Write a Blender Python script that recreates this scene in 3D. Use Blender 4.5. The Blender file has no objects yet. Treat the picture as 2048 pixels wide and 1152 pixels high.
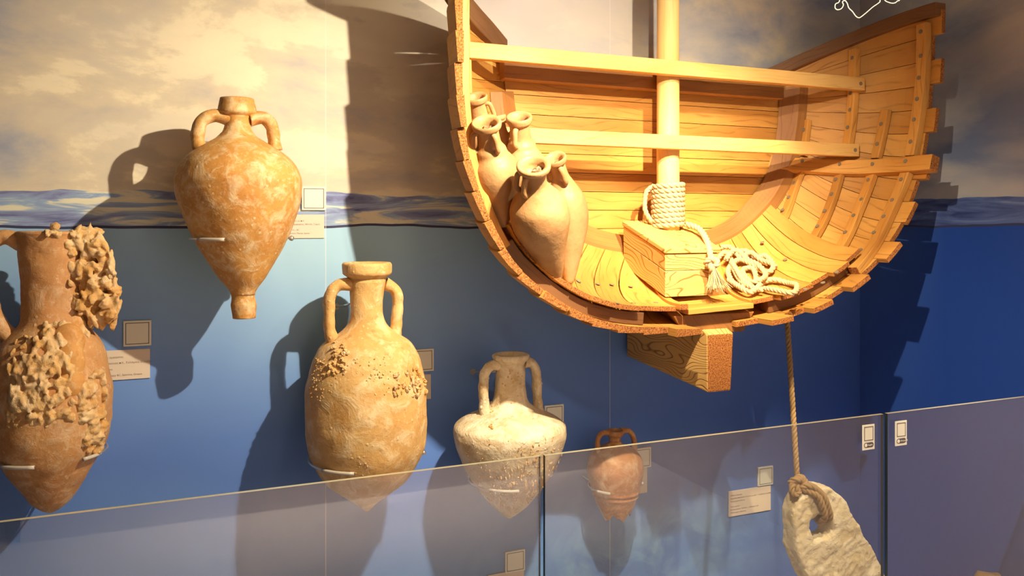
import bpy, bmesh, math, random
from mathutils import Vector, Matrix, noise
random.seed(7)
PI = math.pi
S = bpy.context.scene
C = S.collection

# ------------------------------------------------------------------ camera
FPX = 1600.0; TH = math.radians(22.4); HZ = 444.0
CAM = Vector((0, -3.0, 1.6))
FW = Vector((math.sin(TH), math.cos(TH), 0)); RT = Vector((math.cos(TH), -math.sin(TH), 0))
cd = bpy.data.cameras.new('camera'); cam = bpy.data.objects.new('camera', cd); C.objects.link(cam)
cd.sensor_width = 36; cd.lens = FPX / 2048 * 36
cd.shift_y = -(576 - HZ) / 2048
cd.clip_start = 0.02
cam.location = CAM; cam.rotation_euler = (PI / 2, 0, -TH)
S.camera = cam
# ------------------------------------------------------------------ world, exposure, lamps
w = bpy.data.worlds.new('world'); S.world = w; w.use_nodes = True
w.node_tree.nodes['Background'].inputs[0].default_value = (0.6, 0.45, 0.35, 1)
w.node_tree.nodes['Background'].inputs[1].default_value = 0.01
S.view_settings.view_transform = 'Standard'; S.view_settings.look = 'None'
S.view_settings.gamma = 1; S.view_settings.use_curve_mapping = False
S.view_settings.exposure = 0.0
WARM = (1.0, 0.84, 0.60)
def spot(loc, tgt, power, size, blend, col=WARM, rad=0.012):
    l = bpy.data.lights.new('spot', 'SPOT'); l.energy = power; l.color = col
    l.spot_size = math.radians(size); l.spot_blend = blend; l.shadow_soft_size = rad
    o = bpy.data.objects.new('spot_lamp', l); C.objects.link(o); o.location = loc
    o.rotation_euler = (Vector(tgt) - Vector(loc)).to_track_quat('-Z', 'Y').to_euler()
    return o
KEY = (1.13, -1.5, 2.45)
LAMPS = [
    (KEY, (0.15, 0, 1.16), 228, 104, 1.0, WARM, 0.012),            # left wall and amphorae
    ((1.17, -1.5, 2.45), (1.95, -0.2, 1.0), 200, 100, 1.0, WARM, 0.012),   # boat underside, anchor
    ((2.85, -1.80, 3.0), (2.46, -0.45, 0.42), 320, 24, 1.0, WARM, 0.02),   # anchor
    ((0.20, -2.40, 2.60), (1.28, -0.25, 0.95), 48, 17, 1.0, WARM, 0.04),   # accent added to lift the pale amphora out of shadow
    ((1.55, -1.62, 2.72), (1.60, -0.10, 2.05), 105, 84, 1.0, (1.0, .84, .62), 0.02),   # upper boat and sky
    ((1.55, -1.62, 2.72), (1.93, -0.36, 1.58), 470, 42, 1.0, (1.0, 0.76, 0.40), 0.02),   # boat
]
for a in LAMPS: spot(*a)
def area(loc, tgt, power, sx, sy, col):
    l = bpy.data.lights.new('area', 'AREA'); l.shape = 'RECTANGLE'; l.size = sx; l.size_y = sy
    l.energy = power; l.color = col
    o = bpy.data.objects.new('added_area_light', l); C.objects.link(o); o.location = loc
    o.rotation_euler = (Vector(tgt) - Vector(loc)).to_track_quat('-Z', 'Y').to_euler()
    return o
area((0.8, -2.9, 3.2), (0.9, -2.9, 0), 12, 2.2, 0.25, (1.0, 0.66, 0.38))  # unseen warm fill, added to lift the shadows
wash = area((1.3, -3.45, 3.25), (1.3, -3.75, 0), 46, 3.2, 0.12, (1.0, 0.80, 0.64)); wash.data.spread = math.radians(42)  # unseen wash, added so the glass mirrors a bright wall and floor
spot((2.2, -2.5, 3.1), (3.1, -2.0, 0.6), 150, 75, 1.0, (1.0, .86, .74), .05)  # unseen spot, added to brighten the cream right wall mirrored in the glass

# ------------------------------------------------------------------ helpers
def ray(px, py):
    a = (px - 1024) / FPX
    return FW + RT * a + Vector((0, 0, (HZ - py) / FPX))
def at(px, py, Y):
    d = ray(px, py); t = (Y + 3.0) / d.y
    return CAM + d * t
def atx(px, py, X):
    d = ray(px, py); return CAM + d * (X / d.x)
def project(p):
    q = p - CAM; dp = q.dot(FW)
    return 1024 + FPX * q.dot(RT) / dp, HZ - FPX * q.z / dp
def pxm(px, Y):                       # metres per pixel for a round thing's half width
    a = (px - 1024) / FPX
    d = ray(px, HZ); t = (Y + 3.0) / d.y
    return t / FPX * math.cos(math.atan(a))

def tag(o, label=None, cat=None, group=None, kind=None):
    if label: o['label'] = label
    if cat: o['category'] = cat
    if group: o['group'] = group
    if kind: o['kind'] = kind
    return o
def empty(name, loc, label, cat, group=None):
    o = bpy.data.objects.new(name, None); C.objects.link(o); o.location = loc
    o.empty_display_size = .05
    bpy.context.view_layer.update()
    return tag(o, label, cat, group)
def link(name, me, parent=None):
    o = bpy.data.objects.new(name, me); C.objects.link(o)
    if parent is not None:
        o.parent = parent
        root = parent
        loc = Vector((0, 0, 0))
        while root is not None:
            loc += root.location; root = root.parent
        o.location = -loc           # vertices are given in world metres
    return o

class MB:
    def __init__(s): s.v = []; s.f = []; s.uv = []; s.mi = []; s.tone = []
    def face(s, idx, uvs, mi, tone):
        s.f.append(idx); s.uv.append(uvs); s.mi.append(mi); s.tone.append(tone)
    def build(s, name, mats, parent=None, smooth=False, bevel=0, origin=None):
        me = bpy.data.meshes.new(name)
        vs = s.v if origin is None else [Vector(p) - Vector(origin) for p in s.v]
        me.from_pydata([tuple(p) for p in vs], [], s.f)
        for m in (mats if isinstance(mats, (list, tuple)) else [mats]): me.materials.append(m)
        uvl = me.uv_layers.new(name='UVMap'); ca = me.attributes.new('tone', 'FLOAT', 'FACE')
        k = 0
        for i, p in enumerate(me.polygons):
            p.material_index = s.mi[i]; p.use_smooth = smooth
            ca.data[i].value = s.tone[i]
            for q in s.uv[i]:
                uvl.data[k].uv = q; k += 1
        me.validate(); me.update()
        bm = bmesh.new(); bm.from_mesh(me)
        bmesh.ops.recalc_face_normals(bm, faces=bm.faces); bm.to_mesh(me); bm.free()
        o = link(name, me, parent)
        if origin is not None and parent is None: o.location = origin
        if bevel:
            b = o.modifiers.new('bevel', 'BEVEL'); b.width = bevel; b.segments = 2; b.limit_method = 'ANGLE'
            b.angle_limit = math.radians(40)
        return o
    def hexa(s, c, g=None, mi=0, emi=None, tone=None):
        """c: 8 corners, 0-3 one ring, 4-7 the opposite ring"""
        b = len(s.v); c = [Vector(p) for p in c]; s.v += c
        if g is None: g = (c[4] - c[0])
        g = Vector(g).normalized(); off = (random.random() * 9, random.random() * 9)
        tone = random.random() if tone is None else tone
        for idx in ((0, 3, 2, 1), (4, 5, 6, 7), (0, 1, 5, 4), (1, 2, 6, 5), (2, 3, 7, 6), (3, 0, 4, 7)):
            p = [c[i] for i in idx]
            n = (p[1] - p[0]).cross(p[3] - p[0]).normalized()
            end = abs(n.dot(g)) > .75
            if end:
                e1 = (p[1] - p[0]).normalized(); e2 = n.cross(e1)
            else:
                e1 = (g - n * n.dot(g)).normalized(); e2 = n.cross(e1)
            s.face([b + i for i in idx], [(q.dot(e1) + off[0], q.dot(e2) + off[1]) for q in p], emi if (end and emi is not None) else mi, tone)
    def box(s, lo, hi, g=(1, 0, 0), **k):
        x0, y0, z0 = lo; x1, y1, z1 = hi
        s.hexa([(x0, y0, z0), (x1, y0, z0), (x1, y1, z0), (x0, y1, z0), (x0, y0, z1), (x1, y0, z1), (x1, y1, z1), (x0, y1, z1)], g, **k)
    def strip(s, rings, mi=0, emi=None, tone=None, off=None):
        """rings: list of 4-corner loops along the grain"""
        tone = random.random() if tone is None else tone
        off = off or (random.random() * 9, random.random() * 9)
        b = len(s.v)
        u = 0; us = []
        for i, r in enumerate(rings):
            if i: u += (Vector(r[0]) - Vector(rings[i - 1][0])).length
            us.append(u); s.v += [Vector(p) for p in r]
        n = len(rings[0]); vv = [0]
        for j in range(n):
            vv.append(vv[-1] + (Vector(rings[0][(j + 1) % n]) - Vector(rings[0][j])).length)
        for i in range(len(rings) - 1):
            for j in range(n):
                a = b + i * n + j; c_ = b + i * n + (j + 1) % n
                s.face([a, c_, c_ + n, a + n], [(us[i] + off[0], vv[j] + off[1]), (us[i] + off[0], vv[j + 1] + off[1]), (us[i + 1] + off[0], vv[j + 1] + off[1]), (us[i + 1] + off[0], vv[j] + off[1])], mi, tone)
        for i in (0, len(rings) - 1):
            r = rings[i]; idx = [b + i * n + j for j in range(n)]
            e1 = (Vector(r[1]) - Vector(r[0])).normalized(); nn = (Vector(r[1]) - Vector(r[0])).cross(Vector(r[-1]) - Vector(r[0])).normalized(); e2 = nn.cross(e1)
            s.face(idx, [(Vector(p).dot(e1), Vector(p).dot(e2)) for p in r], mi if emi is None else emi, tone)
    def tube(s, path, r, n=12, mi=0, tone=.5, ell=None, cap=True, updir=None):
        path = [Vector(p) for p in path]; m = len(path)
        rs = r if isinstance(r, (list, tuple)) else [r] * m
        T = [(path[min(i + 1, m - 1)] - path[max(i - 1, 0)]).normalized() for i in range(m)]
        up = Vector(updir) if updir else (Vector((0, 0, 1)) if abs(T[0].z) < .9 else Vector((0, 1, 0)))
        N = (up - T[0] * up.dot(T[0])).normalized()
        b = len(s.v); off = random.random() * 5; u = 0; us = []
        for i in range(m):
            if i: u += (path[i] - path[i - 1]).length
            us.append(u)
            N = (N - T[i] * N.dot(T[i])).normalized(); B = T[i].cross(N)
            for j in range(n):
                a = 2 * PI * j / n; ea = ell if ell else 1
                s.v.append(path[i] + N * math.cos(a) * rs[i] * ea + B * math.sin(a) * rs[i])
        R = max(rs)
        for i in range(m - 1):
            for j in range(n):
                a = b + i * n + j; c_ = b + i * n + (j + 1) % n
                s.face([a, c_, c_ + n, a + n], [(us[i] + off, j / n * 6 * R), (us[i] + off, (j + 1) / n * 6 * R), (us[i + 1] + off, (j + 1) / n * 6 * R), (us[i + 1] + off, j / n * 6 * R)], mi, tone)
        if cap:
            for i in (0, m - 1):
                s.face([b + i * n + j for j in range(n)], [(math.cos(2 * PI * j / n) * R, math.sin(2 * PI * j / n) * R) for j in range(n)], mi, tone)
    def rings(s, loops, mi=0, cap0=True, cap1=True):
        """loops of world points joined side by side (round body)"""
        b = len(s.v); n = len(loops[0])
        for l in loops: s.v += l
        for i in range(len(loops) - 1):
            for j in range(n):
                a = b + i * n + j; c_ = b + i * n + (j + 1) % n
                s.face([a, c_, c_ + n, a + n], [(0, 0)] * 4, mi, .5)
        if cap0: s.face([b + j for j in range(n)], [(0, 0)] * n, mi, .5)
        if cap1: s.face([b + (len(loops) - 1) * n + j for j in range(n)], [(0, 0)] * n, mi, .5)

def cat(P, u):
    """Catmull-Rom through list of vectors, u in [0, len-1]"""
    n = len(P); i = max(0, min(n - 2, int(math.floor(u)))); f = u - i
    p0 = P[max(i - 1, 0)]; p1 = P[i]; p2 = P[i + 1]; p3 = P[min(i + 2, n - 1)]
    return 0.5 * ((2 * p1) + (p2 - p0) * f + (2 * p0 - 5 * p1 + 4 * p2 - p3) * f * f + (3 * p1 - p0 - 3 * p2 + p3) * f ** 3)
def smooth_path(P, k=8):
    P = [Vector(p) for p in P]
    return [cat(P, i / k) for i in range((len(P) - 1) * k + 1)]

# ------------------------------------------------------------------ materials
def newmat(name):
    m = bpy.data.materials.new(name); m.use_nodes = True
    nt = m.node_tree; b = nt.nodes['Principled BSDF']
    return m, nt, b
def N(nt, typ, **k):
    n = nt.nodes.new(typ)
    for a, v in k.items():
        if a in n.inputs.keys() and not hasattr(n, a): n.inputs[a].default_value = v
        else: setattr(n, a, v)
    return n
def ramp(nt, src, stops, interp='LINEAR'):
    r = nt.nodes.new('ShaderNodeValToRGB'); e = r.color_ramp.elements
    r.color_ramp.interpolation = interp
    while len(e) < len(stops): e.new(0.5)
    for i, (p, c) in enumerate(stops):
        e[i].position = p; e[i].color = (*c, 1) if len(c) == 3 else (c[0],) * 3 + (1,)
    nt.links.new(src, r.inputs[0]); return r.outputs[0]
def mix(nt, fac, a, b, typ='MIX'):
    m = nt.nodes.new('ShaderNodeMix'); m.data_type = 'RGBA'; m.blend_type = typ
    for s_, v in ((m.inputs[0], fac), (m.inputs[6], a), (m.inputs[7], b)):
        if isinstance(v, bpy.types.NodeSocket): nt.links.new(v, s_)
        elif isinstance(v, (int, float)): s_.default_value = v
        else: s_.default_value = (*v, 1)
    return m.outputs[2]
def math_(nt, op, a, b=0.0, c=0.0, clamp=False):
    m = nt.nodes.new('ShaderNodeMath'); m.operation = op; m.use_clamp = clamp
    for s_, v in zip(m.inputs, (a, b, c)):
        if isinstance(v, bpy.types.NodeSocket): nt.links.new(v, s_)
        else: s_.default_value = v
    return m.outputs[0]
def noise_(nt, vec, scale, detail=4, rough=.55, dist=0):
    n = nt.nodes.new('ShaderNodeTexNoise'); n.inputs['Scale'].default_value = scale
    n.inputs['Detail'].default_value = detail; n.inputs['Roughness'].default_value = rough
    n.inputs['Distortion'].default_value = dist
    if vec is not None: nt.links.new(vec, n.inputs['Vector'])
    return n.outputs['Fac']
def mapping(nt, vec, scale=(1, 1, 1), loc=(0, 0, 0)):
    m = nt.nodes.new('ShaderNodeMapping'); m.inputs['Scale'].default_value = scale; m.inputs['Location'].default_value = loc
    nt.links.new(vec, m.inputs['Vector']); return m.outputs[0]
def bump(nt, b, h, strength=.4, dist=.01):
    n = nt.nodes.new('ShaderNodeBump'); n.inputs['Strength'].default_value = strength; n.inputs['Distance'].default_value = dist
    nt.links.new(h, n.inputs['Height']); nt.links.new(n.outputs[0], b.inputs['Normal']); return n

def wood(name, light, mid, dark, line=.5, rough=.55, gs=1.0, fq=85, sw=9.0, br=.42):
    m, nt, b = newmat(name)
    uv = N(nt, 'ShaderNodeUVMap').outputs[0]
    at_ = N(nt, 'ShaderNodeAttribute', attribute_name='tone').outputs['Fac']
    big = noise_(nt, mapping(nt, uv, (3 * gs, 9 * gs, 1)), 1.0, 2)
    # wavy grain: distort v by a slow noise, then take bands
    sep = N(nt, 'ShaderNodeSeparateXYZ'); nt.links.new(uv, sep.inputs[0])
    slow = noise_(nt, mapping(nt, uv, (3.5 * gs, 10 * gs, 1)), 1.0, 1, .4)
    ph = math_(nt, 'ADD', math_(nt, 'MULTIPLY', sep.outputs[1], fq * gs), math_(nt, 'MULTIPLY', slow, sw))
    fr = math_(nt, 'PINGPONG', ph, 1.0)
    lines = ramp(nt, fr, [(0, (0,)), (.10, (.35,)), (.3, (1,)), (1, (1,))])
    brk = ramp(nt, noise_(nt, mapping(nt, uv, (6, 40, 1)), 1.0, 3), [(br, (0,)), (br + .18, (1,))])
    fine = noise_(nt, mapping(nt, uv, (9, 420, 1)), 1.0, 4, .7)
    col = mix(nt, ramp(nt, big, [(.3, (0,)), (.7, (1,))]), mid, light)
    col = mix(nt, math_(nt, 'MULTIPLY', fine, .35), col, dark)
    inv = math_(nt, 'SUBTRACT', 1.0, lines)
    lf = math_(nt, 'MULTIPLY', math_(nt, 'MULTIPLY', inv, brk), line)
    col = mix(nt, lf, col, dark)
    tn = ramp(nt, at_, [(0, (.74, .68, .60)), (.5, (.95, .93, .9)), (1, (1.08, 1.06, 1.0))])
    col = mix(nt, 1.0, col, tn, 'MULTIPLY')
    nt.links.new(col, b.inputs['Base Color']); b.inputs['Roughness'].default_value = rough
    b.inputs['Specular IOR Level'].default_value = .3
    h = math_(nt, 'SUBTRACT', math_(nt, 'MULTIPLY', fine, .25), math_(nt, 'MULTIPLY', lf, 1.2))
    bump(nt, b, h, .5, .002)
    return m
M = {}
M['wood'] = wood('planking_wood', (.72, .39, .10), (.56, .26, .055), (.20, .07, .015), .55)
M['wood_beam'] = wood('beam_wood', (.76, .50, .19), (.66, .38, .12), (.36, .17, .04), .4)
M['wood_carved'] = wood('carved_wood', (.78, .50, .18), (.68, .39, .12), (.22, .085, .02), .95, gs=1.0, fq=125, sw=26.0, br=.22)
M['wood_frame'] = wood('frame_wood', (.38, .185, .055), (.29, .125, .035), (.16, .06, .025), .45)
M['wood_dark'] = wood('rail_wood', (.24, .115, .045), (.18, .08, .03), (.07, .03, .012), .4)
M['wood_mast'] = wood('mast_wood', (.82, .56, .24), (.74, .46, .17), (.46, .24, .08), .35, gs=.8)
# sawn plank ends
m, nt, b = newmat('sawn_end'); tc = N(nt, 'ShaderNodeNewGeometry').outputs['Position']
n1 = noise_(nt, tc, 190, 4, .7); n2 = noise_(nt, tc, 60, 3)
c = ramp(nt, n1, [(.34, (.08, .02, .004)), (.5, (.36, .12, .022)), (.74, (.62, .28, .06))])
nt.links.new(c, b.inputs['Base Color']); b.inputs['Roughness'].default_value = .85
bump(nt, b, n1, .9, .005); M['end'] = m
# nail heads
m, nt, b = newmat('nail_bronze'); b.inputs['Base Color'].default_value = (.20, .16, .11, 1); b.inputs['Roughness'].default_value = .6
M['nail'] = m
# smooth display clay of the boat jars
m, nt, b = newmat('smooth_clay'); tc = N(nt, 'ShaderNodeTexCoord').outputs['Object']
n1 = noise_(nt, tc, 9, 5, .6); n2 = noise_(nt, tc, 45, 4)
c = ramp(nt, n1, [(.3, (.33, .165, .06)), (.55, (.43, .24, .10)), (.8, (.50, .31, .145))])
nt.links.new(c, b.inputs['Base Color']); b.inputs['Roughness'].default_value = .5
b.inputs['Specular IOR Level'].default_value = .3
bump(nt, b, n1, .35, .02); M['jar'] = m
m, nt, b = newmat('jar_mouth_debris'); tc = N(nt, 'ShaderNodeTexCoord').outputs['Object']
nt.links.new(ramp(nt, noise_(nt, tc, 70, 4), [(.35, (.06, .03, .015)), (.7, (.40, .25, .13))]), b.inputs['Base Color']); b.inputs['Roughness'].default_value = .9
M['debris'] = m
def clay(name, base, deep, pale, palef=.55, spots=.5, bumpy=.5, scratches=True, seed=0.0, rough=.62, zpale=None):
    m, nt, b = newmat(name); tc = mapping(nt, N(nt, 'ShaderNodeTexCoord').outputs['Object'], (1, 1, 1), (seed, seed * .7, seed * 1.3))
    big = noise_(nt, tc, 5.5, 6, .62, .3); mid = noise_(nt, tc, 17, 6, .65, .5); fine = noise_(nt, tc, 120, 4, .7)
    col = mix(nt, ramp(nt, big, [(.34, (0,)), (.66, (1,))]), deep, base)
    pf = ramp(nt, mid, [(palef - .08, (0,)), (palef + .14, (.8,)), (1, (1,))])
    col = mix(nt, pf, col, pale)
    if scratches:
        wv = noise_(nt, mapping(nt, tc, (1, 1, 1), (3, 1, 7)), 7, 3, .5, 2.5)
        sc = ramp(nt, math_(nt, 'ABSOLUTE', math_(nt, 'SUBTRACT', wv, .5)), [(0, (.5,)), (.006, (.4,)), (.012, (0,))])
        sc2 = math_(nt, 'MULTIPLY', sc, ramp(nt, noise_(nt, tc, 11, 2), [(.5, (0,)), (.62, (.8,))]))
        col = mix(nt, sc2, col, pale)
    sp_ = noise_(nt, tc, 55, 5, .7)
    col = mix(nt, math_(nt, 'MULTIPLY', ramp(nt, sp_, [(.55, (0,)), (.66, (1,))]), .4), col, pale)
    col = mix(nt, math_(nt, 'MULTIPLY', ramp(nt, noise_(nt, tc, 31, 5, .7), [(.30, (1,)), (.40, (0,))]), .55), col, (deep[0] * .6, deep[1] * .45, deep[2] * .4))
    v = nt.nodes.new('ShaderNodeTexVoronoi'); v.inputs['Scale'].default_value = 42; nt.links.new(tc, v.inputs['Vector'])
    dots = math_(nt, 'MULTIPLY', ramp(nt, v.outputs['Distance'], [(.10, (1,)), (.24, (0,))]), ramp(nt, noise_(nt, tc, 13, 2), [(.48, (0,)), (.6, (1,))]))
    col = mix(nt, math_(nt, 'MULTIPLY', dots, spots), col, pale)
    col = mix(nt, math_(nt, 'MULTIPLY', ramp(nt, fine, [(.56, (0,)), (.72, (1,))]), .35), col, deep)
    nt.links.new(col, b.inputs['Base Color']); b.inputs['Roughness'].default_value = rough
    b.inputs['Specular IOR Level'].default_value = .35
    h = math_(nt, 'ADD', math_(nt, 'MULTIPLY', mid, .8), math_(nt, 'ADD', math_(nt, 'MULTIPLY', sp_, .35), math_(nt, 'ADD', math_(nt, 'MULTIPLY', pf, .12), math_(nt, 'MULTIPLY', dots, .25))))
    bump(nt, b, h, bumpy, .008)
    return m
M['clay_orange'] = clay('orange_clay', (.64, .35, .095), (.50, .22, .05), (.80, .64, .40), .55, .6, .4, seed=2.0)
M['clay_brown'] = clay('brown_clay', (.56, .30, .115), (.44, .20, .07), (.68, .50, .32), .58, .6, .5, seed=5.0)
M['clay_tan'] = clay('tan_clay', (.68, .43, .165), (.56, .29, .085), (.80, .64, .38), .56, .4, .6, False, seed=9.0)
M['clay_pale'] = clay('pale_clay', (.68, .53, .33), (.46, .32, .15), (.80, .70, .52), .48, .6, .9, seed=13.0)
M['clay_red'] = clay('red_clay', (.50, .235, .09), (.44, .18, .06), (.70, .50, .28), .55, .5, .35, seed=17.0, rough=.45)
M['crust'] = clay('crust', (.68, .43, .17), (.52, .26, .07), (.74, .58, .36), .52, .7, 1.0, False, seed=21.0, rough=.85)
M['stone'] = clay('anchor_stone', (.80, .67, .42), (.62, .48, .26), (.84, .74, .54), .5, .4, 1.0, False, seed=27.0, rough=.9)
# steel rods
m, nt, b = newmat('steel_rod'); b.inputs['Base Color'].default_value = (.62, .60, .57, 1); b.inputs['Metallic'].default_value = .85; b.inputs['Roughness'].default_value = .3
M['steel'] = m
m, nt, b = newmat('clear_sleeve'); b.inputs['Base Color'].default_value = (.75, .68, .58, 1); b.inputs['Roughness'].default_value = .2; b.inputs['Transmission Weight'].default_value = .3
M['sleeve'] = m
# rope
def ropemat(name, a, c2):
    m, nt, b = newmat(name); uv = N(nt, 'ShaderNodeUVMap').outputs[0]
    f = noise_(nt, mapping(nt, uv, (60, 900, 1)), 1.0, 3, .7)
    nt.links.new(ramp(nt, f, [(.3, c2), (.7, a)]), b.inputs['Base Color']); b.inputs['Roughness'].default_value = .85
    bump(nt, b, f, .8, .002); return m
M['rope'] = ropemat('hemp_rope', (.72, .55, .33), (.44, .29, .13))
M['rope_dark'] = ropemat('brown_rope', (.50, .33, .15), (.28, .16, .06))
# plaques
def flat(name, c, rough=.5):
    m, nt, b = newmat(name); b.inputs['Base Color'].default_value = (*c, 1); b.inputs['Roughness'].default_value = rough; return m
M['plaque'] = flat('cream_plaque', (.80, .78, .66)); M['card'] = flat('beige_card', (.74, .62, .50))
M['ink'] = flat('grey_ink', (.09, .08, .08)); M['print'] = flat('print_ink', (.25, .20, .17))
M['white'] = flat('white_print', (.85, .82, .75))
# glass
m, nt, b = newmat('clear_glass'); nt.nodes.remove(b); out = nt.nodes['Material Output']
fr = N(nt, 'ShaderNodeFresnel')
geo = N(nt, 'ShaderNodeNewGeometry')      # same reflectance at both faces of the pane
nt.links.new(math_(nt, 'ADD', 1.75, math_(nt, 'MULTIPLY', geo.outputs['Backfacing'], 1 / 1.75 - 1.75)), fr.inputs['IOR'])
tr = N(nt, 'ShaderNodeBsdfTransparent'); tr.inputs[0].default_value = (.93, .93, .92, 1)
gl = N(nt, 'ShaderNodeBsdfGlossy'); gl.inputs['Roughness'].default_value = 0.0
ms = N(nt, 'ShaderNodeMixShader')
nt.links.new(fr.outputs[0], ms.inputs[0]); nt.links.new(tr.outputs[0], ms.inputs[1]); nt.links.new(gl.outputs[0], ms.inputs[2]); hz = N(nt, 'ShaderNodeBsdfDiffuse'); hz.inputs[0].default_value = (.80, .72, .66, 1)     # pale veil standing in for the room's reflection in the pane
mh = N(nt, 'ShaderNodeMixShader'); mh.inputs[0].default_value = .013
nt.links.new(ms.outputs[0], mh.inputs[1]); nt.links.new(hz.outputs[0], mh.inputs[2]); nt.links.new(mh.outputs[0], out.inputs[0])
M['glass'] = m
m, nt, b = newmat('glass_edge'); b.inputs['Base Color'].default_value = (.46, .42, .28, 1); b.inputs['Roughness'].default_value = .25
M['edge'] = m
m, nt, b = newmat('glass_side_edge'); b.inputs['Base Color'].default_value = (.02, .03, .025, 1); b.inputs['Roughness'].default_value = .15
M['edge_dark'] = m
m, nt, b = newmat('light_wire'); b.inputs['Base Color'].default_value = (.9, .8, .6, 1); b.inputs['Emission Color'].default_value = (1, .86, .55, 1); b.inputs['Emission Strength'].default_value = 1.6
M['neon'] = m

# mural: sky, wave band, deep water
def mural(name, axis):
    m, nt, b = newmat(name)
    pos = N(nt, 'ShaderNodeNewGeometry').outputs['Position']
    sp = N(nt, 'ShaderNodeSeparateXYZ'); nt.links.new(pos, sp.inputs[0])
    x = sp.outputs[0] if axis == 'x' else math_(nt, 'SUBTRACT', 3.1, sp.outputs[1]); z = sp.outputs[2]
    cb = N(nt, 'ShaderNodeCombineXYZ'); nt.links.new(x, cb.inputs[0]); nt.links.new(z, cb.inputs[1]); p = cb.outputs[0]
    # sky
    n1 = noise_(nt, mapping(nt, p, (1.0, 1.9, 1), (1.7, .55, 0)), 1.5, 9, .60, .25)
    n2 = noise_(nt, mapping(nt, p, (.8, 2.2, 1), (5, 9, 0)), 1.2, 5, .5, .4)
    zl = math_(nt, 'MULTIPLY', math_(nt, 'SUBTRACT', z, 1.7), .22)
    n1b = math_(nt, 'SUBTRACT', n1, math_(nt, 'MULTIPLY', math_(nt, 'MAXIMUM', math_(nt, 'SUBTRACT', x, 1.0), 0.0), .085))
    sky = ramp(nt, n1b, [(.22, (.20, .25, .40)), (.36, (.40, .41, .46)), (.45, (.60, .54, .45)), (.515, (.68, .60, .46)), (.55, (.82, .73, .54)), (.66, (.86, .77, .57))])
    sky = mix(nt, ramp(nt, n2, [(.46, (0,)), (.66, (.7,))]), sky, (.58, .54, .50))
    lx = math_(nt, 'SUBTRACT', 1.0, math_(nt, 'MULTIPLY', math_(nt, 'ABSOLUTE', math_(nt, 'SUBTRACT', x, 1.25)), 1.7), clamp=True)
    lx = math_(nt, 'MULTIPLY', lx, math_(nt, 'MULTIPLY', math_(nt, 'SUBTRACT', z, 2.05), 2.5, clamp=True))
    sky = mix(nt, lx, sky, (.84, .80, .80))  # lamplight on the upper sky left of the mast, put into the colour
    # wave band
    wl = noise_(nt, mapping(nt, p, (2.2, 0.01, 1), (0, 0, 0)), 1.0, 2, .5)
    lo = math_(nt, 'ADD', 1.555, math_(nt, 'MULTIPLY', wl, .055))
    hi = math_(nt, 'ADD', 1.675, math_(nt, 'MULTIPLY', noise_(nt, mapping(nt, p, (3.2, .01, 1), (4, 0, 0)), 1.0, 3, .5), .06))
    wn = noise_(nt, mapping(nt, p, (2.6, 19, 1), (0, 3, 0)), 1.0, 5, .6, 1.2)
    wave = ramp(nt, wn, [(.30, (.09, .10, .25)), (.43, (.24, .28, .50)), (.51, (.30, .42, .62)), (.57, (.72, .70, .56)), (.75, (.85, .78, .58))])
    xr = math_(nt, 'MULTIPLY', math_(nt, 'SUBTRACT', x, 1.8), 1.0, clamp=True)
    wave = mix(nt, xr, wave, ramp(nt, wn, [(.3, (.04, .06, .20)), (.6, (.12, .18, .42)), (.8, (.30, .36, .55))]))
    # water
    zt = math_(nt, 'DIVIDE', math_(nt, 'SUBTRACT', z, 0.2), 1.36, clamp=True)
    nw = noise_(nt, mapping(nt, p, (1, 1, 1), (2, 2, 0)), 1.3, 3)
    zt2 = math_(nt, 'ADD', zt, math_(nt, 'MULTIPLY', math_(nt, 'SUBTRACT', nw, .5), .35))
    water = ramp(nt, zt2, [(0, (.16, .32, .66)), (.35, (.11, .22, .60)), (.62, (.15, .29, .70)), (.86, (.24, .42, .76)), (1, (.32, .52, .76))])
    # paler water around the second joint, deeper blue to the right
    g = math_(nt, 'SUBTRACT', 1.0, math_(nt, 'MULTIPLY', math_(nt, 'ABSOLUTE', math_(nt, 'SUBTRACT', x, .42)), 1.35), clamp=True)
    g = math_(nt, 'MULTIPLY', g, math_(nt, 'SUBTRACT', math_(nt, 'MULTIPLY', z, 1.5), 1.25, clamp=True))
    water = mix(nt, math_(nt, 'MULTIPLY', g, .6), water, (.44, .70, .86))
    water = mix(nt, math_(nt, 'MULTIPLY', math_(nt, 'SUBTRACT', x, 1.2), .42, clamp=True), water, (.02, .07, .36))
    # pale coral at the foot
    cn = noise_(nt, mapping(nt, p, (1, 1, 1)), 5.5, 8, .65, .8)
    cz = math_(nt, 'SUBTRACT', 1.0, math_(nt, 'MULTIPLY', math_(nt, 'ABSOLUTE', math_(nt, 'SUBTRACT', z, .15)), 2.6), clamp=True)
    cx = math_(nt, 'SUBTRACT', 1.15, math_(nt, 'MULTIPLY', math_(nt, 'ABSOLUTE', math_(nt, 'SUBTRACT', x, 1.8)), 1.1), clamp=True)
    coral = math_(nt, 'MULTIPLY', math_(nt, 'MULTIPLY', cz, cx), ramp(nt, cn, [(.42, (0,)), (.65, (1,))]))
    water = mix(nt, math_(nt, 'MULTIPLY', coral, .5), water, (.34, .60, .78))
    up = math_(nt, 'GREATER_THAN', z, hi); dn = math_(nt, 'LESS_THAN', z, lo)
    col = mix(nt, up, wave, sky); col = mix(nt, dn, col, water)
    ln = math_(nt, 'LESS_THAN', math_(nt, 'ABSOLUTE', math_(nt, 'SUBTRACT', z, lo)), .0045)
    col = mix(nt, ln, col, (.05, .055, .12))
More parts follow.
